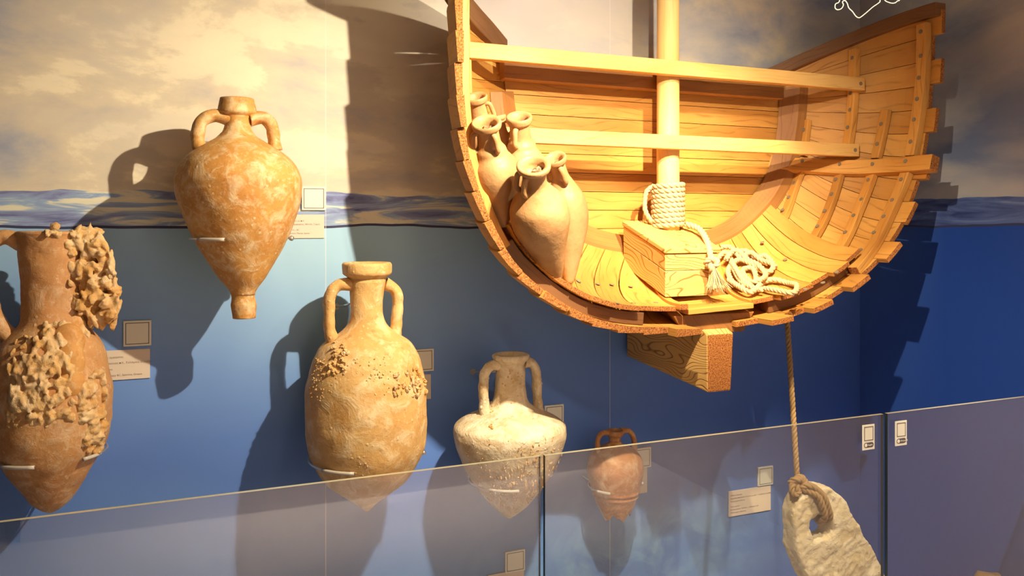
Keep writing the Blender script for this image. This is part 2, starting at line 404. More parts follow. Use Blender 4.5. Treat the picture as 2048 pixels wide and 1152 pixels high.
    # joints between printed sheets
    for X in ((.491, 1.689) if axis == 'x' else ()):
        j = math_(nt, 'LESS_THAN', math_(nt, 'ABSOLUTE', math_(nt, 'SUBTRACT', x, X)), .0016)
        col = mix(nt, math_(nt, 'MULTIPLY', j, .35), col, (.9, .85, .8))
    nt.links.new(col, b.inputs['Base Color']); b.inputs['Roughness'].default_value = .55
    b.inputs['Specular IOR Level'].default_value = .2
    return m
M['mural_back'] = mural('mural_back', 'x'); M['mural_right'] = mural('mural_right', 'y')
M['cream'] = flat('cream_paint', (.80, .74, .70), .8); M['floor'] = flat('grey_floor', (.60, .56, .55), .6); M['ceil'] = flat('dark_ceiling', (.05, .05, .055), .9)
M['dark_wall'] = flat('dark_paint', (.08, .08, .10), .9)

# ------------------------------------------------------------------ the room
XC = 3.096; ZF = -0.10; ZC = 3.35; XL = -3.0; YB = -3.9
def slab(name, lo, hi, mat):
    b = MB(); b.box(lo, hi); o = b.build(name, mat); o['kind'] = 'structure'; return o
slab('wall_back', (XL - .1, 0, ZF), (XC + .1, .1, ZC), M['mural_back'])
slab('wall_right', (XC, -1.06, ZF), (XC + .1, -0.0, ZC), M['mural_right'])
slab('wall_right_front', (XC - .012, YB, ZF), (XC + .1, -1.06, ZC), M['cream'])
slab('wall_left', (XL - .1, YB, ZF), (XL, 0, ZC), M['dark_wall'])
slab('wall_front', (-.79, YB - .1, ZF), (XC + .1, YB, ZC), M['cream'])
slab('wall_front_recess', (XL - .1, YB - .9, ZF), (-.79, YB - .8, ZC), M['dark_wall'])
slab('floor', (XL - .1, YB - .9, ZF - .1), (XC + .1, .1, ZF), M['floor'])
slab('ceiling', (XL - .1, YB - .9, ZC), (XC + .1, .1, ZC + .1), M['ceil'])

# ------------------------------------------------------------------ glass barrier
def glass_panel(x0, x1, label):
    Y0, Y1, z1 = -1.006, -.994, .959
    r = empty('glass_panel', ((x0 + x1) / 2, -1.0, ZF), label, 'glass panel', None)
    b = MB(); b.box((x0, Y0, ZF + .002), (x1, Y1, z1))
    me = b.build('pane', [M['glass'], M['edge'], M['edge_dark']], r)
    for p in me.data.polygons:
        if abs(p.normal.z) > .9: p.material_index = 1
        elif abs(p.normal.x) > .9: p.material_index = 2
    b = MB(); b.box((x0 + .01, -1.03, ZF), (x1 - .01, -.97, ZF + .06)); b.build('floor_channel', M['steel'], r)
    return r
glass_panel(-1.35, .906, 'leftmost clear glass barrier panel, in front of the two big amphorae')
glass_panel(.920, 2.162, 'middle clear glass barrier panel, in front of the small red amphora and stone anchor')
glass_panel(2.180, 3.085, 'rightmost clear glass barrier panel, in front of the right wall')

# ------------------------------------------------------------------ plaques and cards
def text_mesh(name, s, size, mat, parent, o, ux, uz, nrm, extr=.0003):
    cu = bpy.data.curves.new(name, 'FONT'); cu.body = s; cu.size = size; cu.extrude = extr
    t = bpy.data.objects.new('tmp', cu); C.objects.link(t)
    bpy.context.view_layer.update()
    me = bpy.data.meshes.new_from_object(t.evaluated_get(bpy.context.evaluated_depsgraph_get()))
    bpy.data.objects.remove(t)
    mt = Matrix((ux, uz, nrm)).transposed().to_4x4(); mt.translation = o
    me.transform(mt); me.materials.clear(); me.materials.append(mat)
    return link(name, me, parent)
EX = Vector((1, 0, 0)); EZ = Vector((0, 0, 1)); NY = Vector((0, -1, 0))
def plaque(p, w, h, label, yback, group, pill=None):
    """p: centre on plane yback"""
    r = empty('information_plaque', p, label, 'plaque', group)
    x0, x1, z0, z1 = p.x - w / 2, p.x + w / 2, p.z - h / 2, p.z + h / 2
    th = .009 if pill is None else .003
    b = MB(); b.box((x0, yback - th, z0), (x1, yback - .0002, z1)); b.build('backing', M['plaque'], r, bevel=.0006)
    zb = z0 + (.0 if not pill else .024)
    b = MB(); k = .0022; i = .0065; y1 = yback - th + .0002; y0 = y1 - .0007
    a0, a1, c0, c1 = x0 + i, x1 - i, zb + i, z1 - i
    b.box((a0, y0, c0), (a1, y1, c0 + k)); b.box((a0, y0, c1 - k), (a1, y1, c1))
    b.box((a0, y0, c0), (a0 + k, y1, c1)); b.box((a1 - k, y0, c0), (a1, y1, c1))
    b.build('printed_border', M['ink'], r)
    if pill:
        b = MB(); zc = z0 + .016; rr = .0085; xs0 = x0 + .005 + rr; xs1 = x1 - .005 - rr; ring = []
        for q in range(24):
            a = 2 * PI * q / 24; ring.append(((xs1 if math.cos(a) >= 0 else xs0) + rr * math.cos(a), zc + rr * math.sin(a)))
        b.rings([[Vector((u, y1, v)) for u, v in ring], [Vector((u, y0, v)) for u, v in ring]]); b.build('language_badge', M['ink'], r)
        b = MB(); b.tube([(xs0, y0, zc), (xs0, y0 - .0004, zc)], .006, 16); b.build('badge_dot', M['white'], r)
        text_mesh('badge_text', pill, .0072, M['white'], r, Vector((xs0 + .009, y0 - .0004, zc - .0025)), EX, EZ, NY)
    return r
def card(x0, x1, z0, z1, label, lines, size, group=None):
    r = empty('caption_card', ((x0 + x1) / 2, 0, (z0 + z1) / 2), label, 'caption card', group)
    b = MB(); b.box((x0, -.005, z0), (x1, -.0002, z1)); b.build('board', M['card'], r)
    for (tx, fz, s) in lines:
        text_mesh('printed_line', s, size, M['print'], r, Vector((x0 + tx, -.0053, z0 + fz * (z1 - z0))), EX, EZ, NY)
    return r
def wallp(px, py): return at(px, py, 0)
PG = 'small square plaques beside the exhibits'
for (px, py, lab) in (
        (275, 666, 'square cream plaque with dark border beside the encrusted amphora at far left'),
        (627, 397, 'square cream plaque right of the top-heavy orange amphora, over the painted waves'),
        (845, 720, 'square cream plaque half hidden behind the tall tan amphora'),
        (1107, 830, 'square cream plaque behind the shoulder of the pale barnacled amphora'),
        (1283, 915, 'square cream plaque partly behind the small red amphora, above its card'),
        (1529, 951, 'square cream plaque above the caption card left of the stone anchor'),
        (1029, 1121, 'square cream plaque low on the wall behind the left glass panel')):
    plaque(wallp(px, py), .086, .086, lab, 0, PG)
gp = at(1736, 874, -1.006); plaque(gp, .052, .083, 'small white plaque stuck on the glass, marked English', -1.006, None, 'English')
gp = at(1801, 866, -1.006); plaque(gp, .052, .083, 'small white plaque stuck on the rightmost glass panel beside the gap', -1.006, None, 'Ελληνικά')
def cardpx(px0, px1, py0, py1, *a, **k):
    p = wallp(px0, py0); q = wallp(px1, py1)
    return card(p.x, q.x, q.z, p.z, *a, **k)
cardpx(185, 300, 703, 755, 'beige caption card beneath the plaque beside the encrusted amphora', [
    (.005, .74, 'Εμπορικός αμφορέας'), (.03, .54, '4ος αιώνας π.Χ., Σαλάμινα, Ελλάδα'), (.005, .34, 'Trade amphora'), (.03, .13, '4th century BC, Salamina, Greece')], .0088)
cardpx(560, 648, 429, 476, 'beige caption card right of the orange amphora below its plaque', [
    (.004, .70, 'Αμφορέας 3ος αι. π.Χ.'), (.004, .56, 'Εμπορικός αμφορέας, Μένδη, Σάμος'), (.004, .32, 'Amphora 3rd c. BC'), (.004, .18, 'Trade amphora, Mende, Samos')], .0080)
cardpx(790, 861, 753, 797, 'beige caption card half hidden behind the tall tan amphora', [
    (.004, .70, 'Αμφορέας 1ος αι. π.Χ.'), (.004, .30, 'Amphora 1st c. BC')], .0080)
cardpx(1220, 1293, 942, 984, 'beige caption card half hidden behind the small red amphora', [
    (.004, .70, 'Αμφορίσκος'), (.004, .30, 'Small amphora')], .0080)
cardpx(1456, 1540, 983, 1019, 'wide beige caption card on the wall left of the stone anchor', [
    (.010, .80, 'Λίθινη άγκυρα'), (.010, .68, 'Αρχαϊκή περίοδος 7ος-6ος αι. π.Χ. - Ευβοϊκός κόλπος'), (.010, .56, 'Συλλογή ενάλιων'), (.010, .36, 'Stone anchor'), (.010, .24, 'Archaic period 7th-6th c. - Euboean Gulf'), (.010, .12, 'Underwater collection')], .0095)
cardpx(975, 1047, 1150, 1195, 'beige caption card at the bottom edge behind the left glass panel', [(.005, .6, 'Αμφορέας')], .0095)

# ------------------------------------------------------------------ amphorae on the wall
def blob(b, c, r, seed, sx=1, sy=1, sz=1, rot=None, nn=8, am=.35):
    """rough lump"""
    base = len(b.v); st = 7
    R = rot if rot is not None else Matrix.Rotation(random.random() * 6, 3, Vector((random.random(), random.random(), random.random())).normalized())
    rows = []
    for i in range(1, st):
        th = PI * i / st
        rows.append([(math.sin(th) * math.cos(2 * PI * j / nn), math.sin(th) * math.sin(2 * PI * j / nn), math.cos(th)) for j in range(nn)])
    def P(d):
        d = Vector(d); k = 1 + am * noise.noise(d * 1.7 + Vector((seed, seed * 2, seed * 3))) * 1.25
        return Vector(c) + R @ Vector((d.x * sx, d.y * sy, d.z * sz)) * (r * k)
    b.v.append(P((0, 0, 1)))
    for row in rows: b.v += [P(d) for d in row]
    b.v.append(P((0, 0, -1))); last = len(b.v) - 1
    for j in range(nn):
        b.face([base, base + 1 + j, base + 1 + (j + 1) % nn], [(0, 0)] * 3, 0, .5)
        b.face([last, last - nn + (j + 1) % nn, last - nn + j], [(0, 0)] * 3, 0, .5)
    for i in range(len(rows) - 1):
        for j in range(nn):
            a = base + 1 + i * nn + j; c_ = base + 1 + i * nn + (j + 1) % nn
            b.face([a, a + nn, c_ + nn, c_], [(0, 0)] * 4, 0, .5)

def amphora(cx, Y, prof, handles, label, mat, hr, nm='amphora', rough=.004, seed=0, rim_to=2, toe_from=None, hollow=True, jag=None, hell=1.25, cat_='amphora', hbump=.0):
    """cx: function py -> centre px ; prof: list of (py, half width px)"""
    pys = [p[0] for p in prof]
    def cen(py): return at(cx(py), py, Y)
    tip = cen(pys[-1])
    root = empty(nm, tip, label, cat_)
    NS = 64
    def radius(py):
        for i in range(len(prof) - 1):
            if prof[i][0] <= py <= prof[i + 1][0]:
                # smooth interpolation through neighbours
                P = [Vector((q[0], q[1])) for q in prof]
                lo, hi = 0.0, 1.0
                for _ in range(18):
                    mid = (lo + hi) / 2
                    if cat(P, i + mid).x < py: lo = mid
                    else: hi = mid
                return max(.3, cat(P, i + lo).y)
        return prof[-1][1]
    def loop(py, dr=0, k=1.0):
        c = cen(py); r = radius(py) * pxm(cx(py), Y) * k + dr; L = []
        for j in range(NS):
            a = 2 * PI * j / NS; d = Vector((math.cos(a), math.sin(a), 0))
            q = c + d * r
            nz = noise.fractal(q * 9 + Vector((seed, 0, seed)), 1, 2, 4) * rough + noise.noise(q * 3.5 + Vector((0, seed, 0))) * rough * 1.0
            if jag and py > jag[0]:
                f = (py - jag[0]) / (jag[1] - jag[0])
                q.z += f * jag[2] * (abs(math.sin(a * 2.5 + .8)) + .6 * noise.noise(d * 3))
            L.append(q + d * nz)
        return L
    ntop = prof[rim_to][0]; nbot = prof[toe_from][0] if toe_from else pys[-1]
    def span(a, b_, n): return [a + (b_ - a) * i / n for i in range(n + 1)]
    b = MB(); b.rings([loop(y) for y in span(ntop, nbot, 90)], cap0=False, cap1=not jag)
    b.build('body', mat, root, smooth=True)
    b = MB()
    lips = [loop(y) for y in span(pys[0], ntop, 12)]
    inner = [loop(pys[0], -.004, .86), loop(pys[0] + 4, -.004, .78), loop(pys[0] + 12, 0, .70)] + [loop(ntop + 10, 0, .6)]
    b.rings(inner[::-1] + lips, cap0=True, cap1=False)
    b.build('rim', mat, root, smooth=True)
    if toe_from:
        b = MB(); b.rings([loop(y) for y in span(nbot, pys[-1], 16)], cap0=False); b.build('toe', mat, root, smooth=True)
    for h in handles:
        P = smooth_path([at(x, y, Y) for x, y in h], 7)
        rs = []
        for i, p in enumerate(P):
            e = min(i, len(P) - 1 - i) / len(P)
            rs.append(hr * (1.25 - .25 * min(1, e * 5)) * (1 + .10 * noise.noise(p * 30)))
        b = MB(); b.tube(P, rs, 16, ell=1.0, updir=(0, 1, 0))
        for k in range(len(b.v)):
            b.v[k] = b.v[k] + Vector((noise.noise(b.v[k] * 40), noise.noise(b.v[k] * 40 + Vector((9, 0, 0))), 0)) * .003
            b.v[k].y = Y + (b.v[k].y - Y) * hell
        b.build('handle', mat, root, smooth=True)
    root['_cx'] = 0; del root['_cx']
    return root, cen, lambda py: radius(py) * pxm(cx(py), Y)

def bracket(cen, rad, py, a0, a1, label, knob=None, hook=None, second=None):
    """metal arms from the wall round the pot: angles from the -y direction, clockwise to the left"""
    c = cen(py); r = rad(py) + .010
    root = empty('support_bracket', (c.x, 0, c.z), label, 'bracket', 'steel wall brackets holding the amphorae')
    def arm(sg, a_end):
        P = []
        # from the wall straight out to the pot's flank, then round
        a = math.radians(142)
        fx = c.x + sg * math.sin(a) * r
        P.append(Vector((fx, -.001, c.z + .0)))
        for i in range(21):
            a = math.radians(142 + (a_end - 142) * i / 20)
            P.append(Vector((c.x + sg * math.sin(a) * r, c.y - math.cos(a) * r, c.z)))
        return P
    P = arm(-1, a0); b = MB(); b.tube(P, .0035, 10); b.build('arm', M['steel'], root, smooth=True)
    b = MB(); b.tube(P[-7:], .0055, 12); tag(b.build('clear_sleeve', M['sleeve'], root, smooth=True), 'clear plastic sleeve over the rod tip')
    P = arm(1, a1); b = MB(); b.tube(P, .0035, 10); b.build('arm', M['steel'], root, smooth=True)
    if knob:
        b = MB(); blob(b, P[-1], .009, 3, nn=14, am=0.0); b.build('knob', M['steel'], root, smooth=True)
    if second:
        b = MB(); b.tube(P[-6:], .0055, 12); b.build('clear_sleeve', M['sleeve'], root, smooth=True)
    if hook:
        q0 = at(hook[0], hook[1], 0); q1 = at(hook[2], hook[3], hook[4])
        b = MB(); b.tube([q0, q0.lerp(q1, .5) + Vector((0, 0, -.004)), q1], .004, 10); b.build('neck_rod', M['steel'], root, smooth=True)
        b = MB(); b.tube([q0 + Vector((0, -.0005, 0)), q0 + Vector((0, -.004, 0))], .012, 14); b.build('wall_plate', M['steel'], root)
    return root

lin = lambda y0, x0, y1, x1: (lambda py: x0 + (x1 - x0) * (py - y0) / (y1 - y0))
# orange, top-heavy
r1, c1, rad1 = amphora(lin(197, 473, 636, 488.5), -.27,
    [(197, 33), (199, 34.5), (224, 40), (229, 36), (233, 29), (245, 27), (258, 29), (272, 38), (286, 60), (302, 88), (318, 108), (338, 122), (362, 129), (394, 126.5), (424, 118), (460, 104), (495, 85), (531, 63), (557, 46), (576, 30), (590, 24), (600, 24), (609, 26), (620, 25), (636, 23.5)],
    [[(462, 238), (430, 231), (405, 241), (396, 265), (397, 288), (408, 306)], [(500, 238), (527, 236), (543, 252), (547, 275), (549, 300)]],
    'orange amphora with short neck and stubby cut-off toe, highest on the left wall', M['clay_orange'], .021, rough=.003, seed=1, rim_to=4, toe_from=20)
bracket(c1, rad1, 477, 22, 84, 'steel bracket clasping the highest orange amphora', knob=True, hook=(415, 289, 447, 264, -.24))
# tall tan
r2, c2, rad2 = amphora(lin(525, 733, 1020, 734), -.26,
    [(525, 47), (528, 49.5), (546, 49), (551, 44), (556, 37), (563, 38), (588, 34), (617, 33), (640, 36), (656, 47), (670, 65), (685, 88), (705, 102), (735, 113), (770, 120), (810, 123), (850, 122), (885, 118), (910, 110), (935, 97), (960, 80), (982, 52), (1000, 27), (1012, 14), (1021, 4)],
    [[(702, 568), (676, 571), (661, 590), (658, 626), (660, 662), (668, 696)], [(770, 568), (788, 578), (795, 598), (794, 636), (788, 684)]],
    'tall tan amphora with thick collared rim, straight handles and rounded body', M['clay_tan'], .0195, rough=.0045, seed=2, rim_to=5)
bracket(c2, rad2, 912, 24, 80, 'steel bracket clasping the tall tan amphora', knob=True, hook=(672, 613, 705, 606, -.24))
# pale barnacled
r3, c3, rad3 = amphora(lin(708, 1021, 1035, 1019), -.25,
    [(708, 34), (711, 36.5), (717, 35), (722, 30), (728, 27), (745, 27.5), (775, 30), (798, 34), (812, 44), (824, 66), (836, 94), (848, 110), (860, 113), (874, 112), (899, 105), (933, 91), (967, 70), (1000, 44), (1020, 24), (1030, 13), (1036, 4)],
    [[(1004, 732), (984, 731), (970, 745), (967, 771), (968, 800), (970, 832)], [(1047, 724), (1064, 727), (1072, 745), (1074, 788), (1077, 824)]],
    'pale barnacled amphora with sharp shoulder and long tapering body', M['clay_pale'], .0175, rough=.004, seed=3, rim_to=4)
bracket(c3, rad3, 955, 10, 80, 'steel bracket clasping the pale barnacled amphora', knob=True, hook=(945, 743, 1000, 742, -.24))
# small red, broken foot
r4, c4, rad4 = amphora(lin(860, 1230, 1035, 1231.5), -.16,
    [(860, 16), (863, 18), (869, 17), (874, 12), (880, 11), (886, 14), (892, 26), (900, 40), (912, 51), (930, 56), (942, 56.5), (960, 53), (975, 49), (980, 49.5), (984, 46), (990, 46.5), (994, 43), (1012, 37), (1035, 28)],
    [[(1222, 866), (1206, 866), (1197, 877), (1196, 900), (1204, 910)], [(1243, 862), (1258, 862), (1268, 878), (1268, 906)]],
    'small reddish amphora with broken scalloped foot, smallest on the wall', M['clay_red'], .010, rough=.0015, seed=4, rim_to=4, jag=(1005, 1035, .022))
bracket(c4, rad4, 970, 40, 75, 'thin steel bracket clasping the small reddish amphora', knob=True)
# far left encrusted
r0, c0, rad0 = amphora(lin(462, 103, 1025, 102), -.28,
    [(462, 70), (466, 74), (475, 71), (500, 67), (540, 64), (590, 61), (625, 62), (648, 68), (665, 84), (685, 102), (715, 116), (760, 124), (810, 127), (855, 124), (895, 113), (935, 90), (970, 66), (1000, 42), (1015, 25), (1024, 8)],
    [[(45, 486), (10, 474), (-20, 490), (-32, 540), (-20, 600), (0, 650), (20, 676)], [(160, 474), (178, 480), (187, 510), (188, 560), (180, 610), (160, 655)]],
    'brown amphora at far left thickly encrusted with shells and marine growth', M['clay_brown'], .021, rough=.006, seed=6, rim_to=2)
bracket(c0, rad0, 905, 8, 40, 'steel bracket clasping the encrusted amphora at far left', second=True)

def on_pot(cen, rad, px, py, Y):
    """point of the pot's front surface seen at a pixel"""
    c = cen(py); r = rad(py); cp = project(c)[0]
    q = at(px, py, Y); dx = max(-r * .995, min(r * .995, (q - c).dot(RT)))
    side = RT; front = -FW
    d = side * dx + front * math.sqrt(max(0, r * r - dx * dx))
    return c + d, d.normalized()
def crust_part(root, cen, rad, Y, spots, name='marine_crust', mat=None, label=None, vox=0):
    """spots: (px0,px1,py0,py1,count,rmin,rmax,elong)"""
    b = MB()
    for (x0, x1, y0, y1, n, a, z, el) in spots:
        for i in range(n):
            px = random.uniform(x0, x1); py = random.uniform(y0, y1)
            p, d = on_pot(cen, rad, px, py, Y)
            r = random.uniform(a, z)
            if el > 1.3 and random.random() < .7:
                ax = Vector((random.uniform(-.4, .4), random.uniform(-.6, .2), random.choice((-1, 1)))).normalized()
                R = Vector((0, 0, 1)).rotation_difference(ax).to_matrix()
                blob(b, p + d * r * random.uniform(-.2, .9), r, random.random() * 50, .7, .6, el * random.uniform(.6, 1.0), R, 8, .35)
            else:
                blob(b, p + d * r * random.uniform(-.4, .3), r, random.random() * 50, 1, random.uniform(.5, 1), random.uniform(.5, 1), None, 7, .4)
    o = b.build(name, mat or M['crust'], root, smooth=False); o['kind'] = 'stuff'
    if vox: fuse(o, vox)
    if label: tag(o, label)
    return o
# crust hanging from the right handle of the far left amphora: free lumps
b = MB()
for i in range(330):
    t = random.random(); py = 462 + 185 * t
    half = 30 + 18 * math.sin(t * PI) ; cxp = 168 + 24 * t + (6 if t > .3 else 0)
    px = cxp + random.uniform(-1, 1) * half
    px = min(px, 205 + 40 * min(1, max(0, (t - .05) * 1.35)))
    Yp = -.29 + random.uniform(-.06, .05)
    p = at(px, py, Yp); r = random.uniform(.009, .022)
    if random.random() < .5:
        ax = Vector((random.uniform(-.5, .5), random.uniform(-.5, .3), 1)).normalized(); R = Vector((0, 0, 1)).rotation_difference(ax).to_matrix()
        blob(b, p, r * .9, random.random() * 50, .65, .55, random.uniform(1.2, 2.2), R, 8, .35)
    else: blob(b, p, r, random.random() * 50, 1, .8, .7, None, 7, .45)
def fuse(o, vs=.004):
    m_ = o.modifiers.new('r', 'REMESH'); m_.mode = 'VOXEL'; m_.voxel_size = vs; m_.use_smooth_shade = True
    o['kind'] = 'stuff'; return o
fuse(b.build('shell_cluster', M['crust'], r0), .0032)
crust_part(r0, c0, rad0, -.28, [(120, 205, 640, 720, 90, .006, .016, 1.8), (85, 200, 700, 790, 120, .005, .014, 1.7), (75, 170, 790, 830, 40, .004, .009, 1.2), (212, 240, 740, 900, 110, .008, .018, 1.2), (50, 120, 760, 830, 25, .003, .006, 1), (120, 190, 450, 472, 24, .008, .014, 1.2), (70, 110, 660, 720, 14, .005, .011, 2.0), (90, 200, 700, 820, 60, .012, .02, 1.0)], vox=.0034)
b = MB()      # sponge swelling on the shoulder
for (px, py, r) in ((186, 680, .052), (196, 715, .052), (180, 650, .040), (200, 755, .045)):
    p, d = on_pot(c0, rad0, px, py, -.28); blob(b, p - d * r * .45, r, px, .9, .7, 1.15, Matrix.Identity(3), 20, .10)
spl = b.build('sponge_lump', clay('sponge_growth', (.62, .33, .10), (.5, .22, .06), (.72, .52, .3), .6, .3, .6, False, 33.0), r0, smooth=True)
m_ = spl.modifiers.new('r', 'REMESH'); m_.mode = 'VOXEL'; m_.voxel_size = .005; m_.use_smooth_shade = True
m_ = spl.modifiers.new('s', 'SMOOTH'); m_.iterations = 10; m_.factor = .8
crust_part(r2, c2, rad2, -.26, [(672, 712, 675, 730, 55, .004, .010, 1.1), (640, 800, 700, 768, 150, .0015, .0045, 1), (806, 846, 725, 768, 40, .005, .010, 1.5), (838, 858, 752, 782, 18, .007, .013, 1.3), (625, 665, 700, 780, 60, .002, .005, 1), (690, 790, 890, 925, 14, .002, .004, 1)])
crust_part(r3, c3, rad3, -.25, [(1000, 1048, 735, 800, 40, .002, .006, 1), (1040, 1125, 850, 940, 90, .0015, .004, 2.2), (940, 1060, 900, 1000, 110, .0015, .004, 2.2), (1000, 1090, 930, 990, 80, .002, .0045, 2.5), (920, 1120, 840, 900, 60, .001, .003, 1), (978, 988, 800, 835, 12, .003, .007, 1)], 'worm_tubes')
b = MB()
for k, hp in enumerate(([(967, 745), (967, 830)], [(1074, 745), (1076, 822)])):
    for i in range(26):
        t = random.random(); p = at(hp[0][0] + random.uniform(-7, 7), hp[0][1] + t * 80, -.25); p.y -= .012
        blob(b, p, random.uniform(.002, .006), i, 1, 1, 1, None, 6, .3)
b.build('barnacles', M['clay_pale'], r3)['kind'] = 'stuff'

# ------------------------------------------------------------------ the boat
YB0, YF0 = -.10, -.60
Fp = [(925, -130), (925, 0), (925, 100), (926, 200), (937, 300), (955, 370), (985, 450), (1025, 520), (1075, 570), (1130, 610), (1190, 637), (1270, 652), (1400, 652), (1500, 640), (1580, 622), (1640, 597), (1700, 558), (1750, 512), (1788, 462), (1820, 400), (1842, 330), (1857, 240), (1864, 150), (1868, 60), (1869, 22)]
Bp = [(978, 60), (1000, 100), (1012, 150), (1018, 205), (1028, 260), (1042, 310), (1062, 355), (1090, 395), (1125, 430), (1165, 455), (1210, 472), (1265, 482), (1340, 486), (1400, 474), (1440, 457), (1470, 435), (1497, 405), (1519, 375), (1536, 340), (1547, 300), (1551, 265), (1554, 230), (1556, 195), (1558, 165), (1560, 143)]
FV = [at(x, y, YF0) for x, y in Fp]; BV = [at(x, y, YB0) for x, y in Bp]
def ease(t):
    if t <= 0: return 2.2 * t
    if t >= 1: return 1 + .0 * (t - 1)
    return 1 - (1 - t) ** 2.2
def Hp(s, t):
    s = max(0, min(24, s)); f = cat(FV, s); b_ = cat(BV, s); e = ease(t); p = b_ + (f - b_) * e
    p.y = YB0 + (YF0 - YB0) * t
    return p
def H(s, t, off=0.0):
    """hull skin point; off > 0 goes outwards"""
    p = Hp(s, t)
    if off == 0: return p
    d = Hp(min(24, s + .15), t) - Hp(max(0, s - .15), t); d.y = 0; d.normalize()
    n = Vector((d.z, 0, -d.x))          # for left->bottom->right travel this points inwards or outwards
    if n.z > 0 and 9 < s < 15: n = -n
    c = Vector((1.87, p.y, 1.95))
    if n.dot(p - c) < 0: n = -n
    return p + n * off
def inv(px, py, off=0.0):
    best = None
    for i in range(0, 49):
        for j in range(0, 23):
            s, t = i * .5, j * .05
            q = project(H(s, t, off)); d = (q[0] - px) ** 2 + (q[1] - py) ** 2
            if best is None or d < best[0]: best = (d, s, t)
    d, s, t = best; st, tt = .25, .03
    for _ in range(60):
        imp = False
        for ds, dt in ((st, 0), (-st, 0), (0, tt), (0, -tt)):
            q = project(H(s + ds, t + dt, off)); dd = (q[0] - px) ** 2 + (q[1] - py) ** 2
            if dd < d: d, s, t = dd, s + ds, t + dt; imp = True; break
        if not imp: st *= .5; tt *= .5
    return s, t
# arc length table on the front curve
tab = [0]
for i in range(480): tab.append(tab[-1] + (Hp((i + 1) / 20, 1) - Hp(i / 20, 1)).length)
def s_at(L):
    for i in range(480):
        if tab[i + 1] >= L: return (i + (L - tab[i]) / max(1e-9, tab[i + 1] - tab[i])) / 20
    return 24.0
boat = empty('boat_model', at(1337, 640, -.3), 'large wooden cutaway boat hull hung in the corner, planked inside and out', 'boat model')
W = [M['wood'], M['end']]
def plank_layer(b, s0, s1, t0, t1, o_in, o_out, gap=.0012, clink=.0, nt_=14, tone=None, ns=2):
    rings_ = []
    g = gap / 24
    sa = s0 + (s1 - s0) * .013; sb = s1 - (s1 - s0) * .013
    for i in range(nt_ + 1):
        t = t0 + (t1 - t0) * i / nt_
        ring = []
        for k in range(ns + 1): ring.append(H(sa + (sb - sa) * k / ns, t, o_in))
        for k in range(ns, -1, -1): ring.append(H(sa + (sb - sa) * k / ns, t, o_out + (clink * (1 - k / ns))))
        rings_.append(ring)
    b.strip(rings_, 0, 1, tone)
NP = 38; Ltot = tab[-1]; b = MB()
for i in range(NP):
    s0 = s_at(Ltot * i / NP); s1 = s_at(Ltot * (i + 1) / NP)
    right = i >= 20; mid = 17 <= i <= 21
    te = (1.07 if i % 2 else .985) + random.uniform(-.012, .012)
    if i < 16: te = 1.0 + random.uniform(-.02, .02) + (.02 if i % 2 else 0)
    if 12 <= i < 20: te += random.choice((0, .05, .03, .08))
    sgn = .008 if i < NP / 2 else .0
    if 21 <= i <= 28: te = (1.13 if i % 2 else 1.03) + random.uniform(-.01, .01)
    pm = project(H((s0 + s1) / 2, 1))[0]
    if 1378 < pm < 1475: te = .72
    plank_layer(b, s0, s1, -.02, te, .0, .020, clink=sgn)
b.build('hull_planking', W, boat, bevel=.0016)
# inner (ceiling) planking, low down on both sides
OFF = -.052
def ceil_planks(name, sa, sb, n, ends):
    b = MB()
    for i in range(n):
        s0 = sa + (sb - sa) * i / n; s1 = sa + (sb - sa) * (i + 1) / n
        rings_ = []
        for k in range(15):
            t = .02 + (ends[i] - .02) * k / 14
            oi = OFF * min(1, .25 + t * 1.2); ring = []
            for q in range(3): ring.append(H(s0 + .012 + (s1 - s0 - .024) * q / 2, t, oi - .018))
            for q in (2, 1, 0): ring.append(H(s0 + .012 + (s1 - s0 - .024) * q / 2, t, oi))
            rings_.append(ring)
        b.strip(rings_, 0, 1)
    return b.build(name, W, boat, bevel=.0016)
ceil_planks('inner_planking', 6.2, 11.75, 8, [.99, .98, 1.0, .99, 1.0, 1.03, 1.01, .96])
ceil_planks('inner_planking', 13.1, 16.75, 6, [.97, 1.03, 1.0, .97, 1.02, .98])
# centre floor boards
b = MB()
for i in range(5):
    t0 = .70 + i * .062; t1 = t0 + .059
    q = [H(11.8, t0, -.060), H(13.1, t0, -.060), H(13.1, t1, -.060), H(11.8, t1, -.060)]
    lo = [p - Vector((0, 0, .018)) for p in q]
    b.hexa(lo + q, g=(1, 0, 0), emi=1)
b.build('floor_boards', W, boat, bevel=.0015)
rings_ = []
for k in range(16):
    t = .25 + .77 * k / 15; s = 11.78
    p = H(s, t, -.060); q = H(s - .12, t, -.060)
    rings_.append([p, q, q + Vector((0, 0, .022)), p + Vector((0, 0, .022))])
b = MB(); b.strip(rings_, 0, 1, .8); b.build('edge_batten', W, boat, bevel=.002)

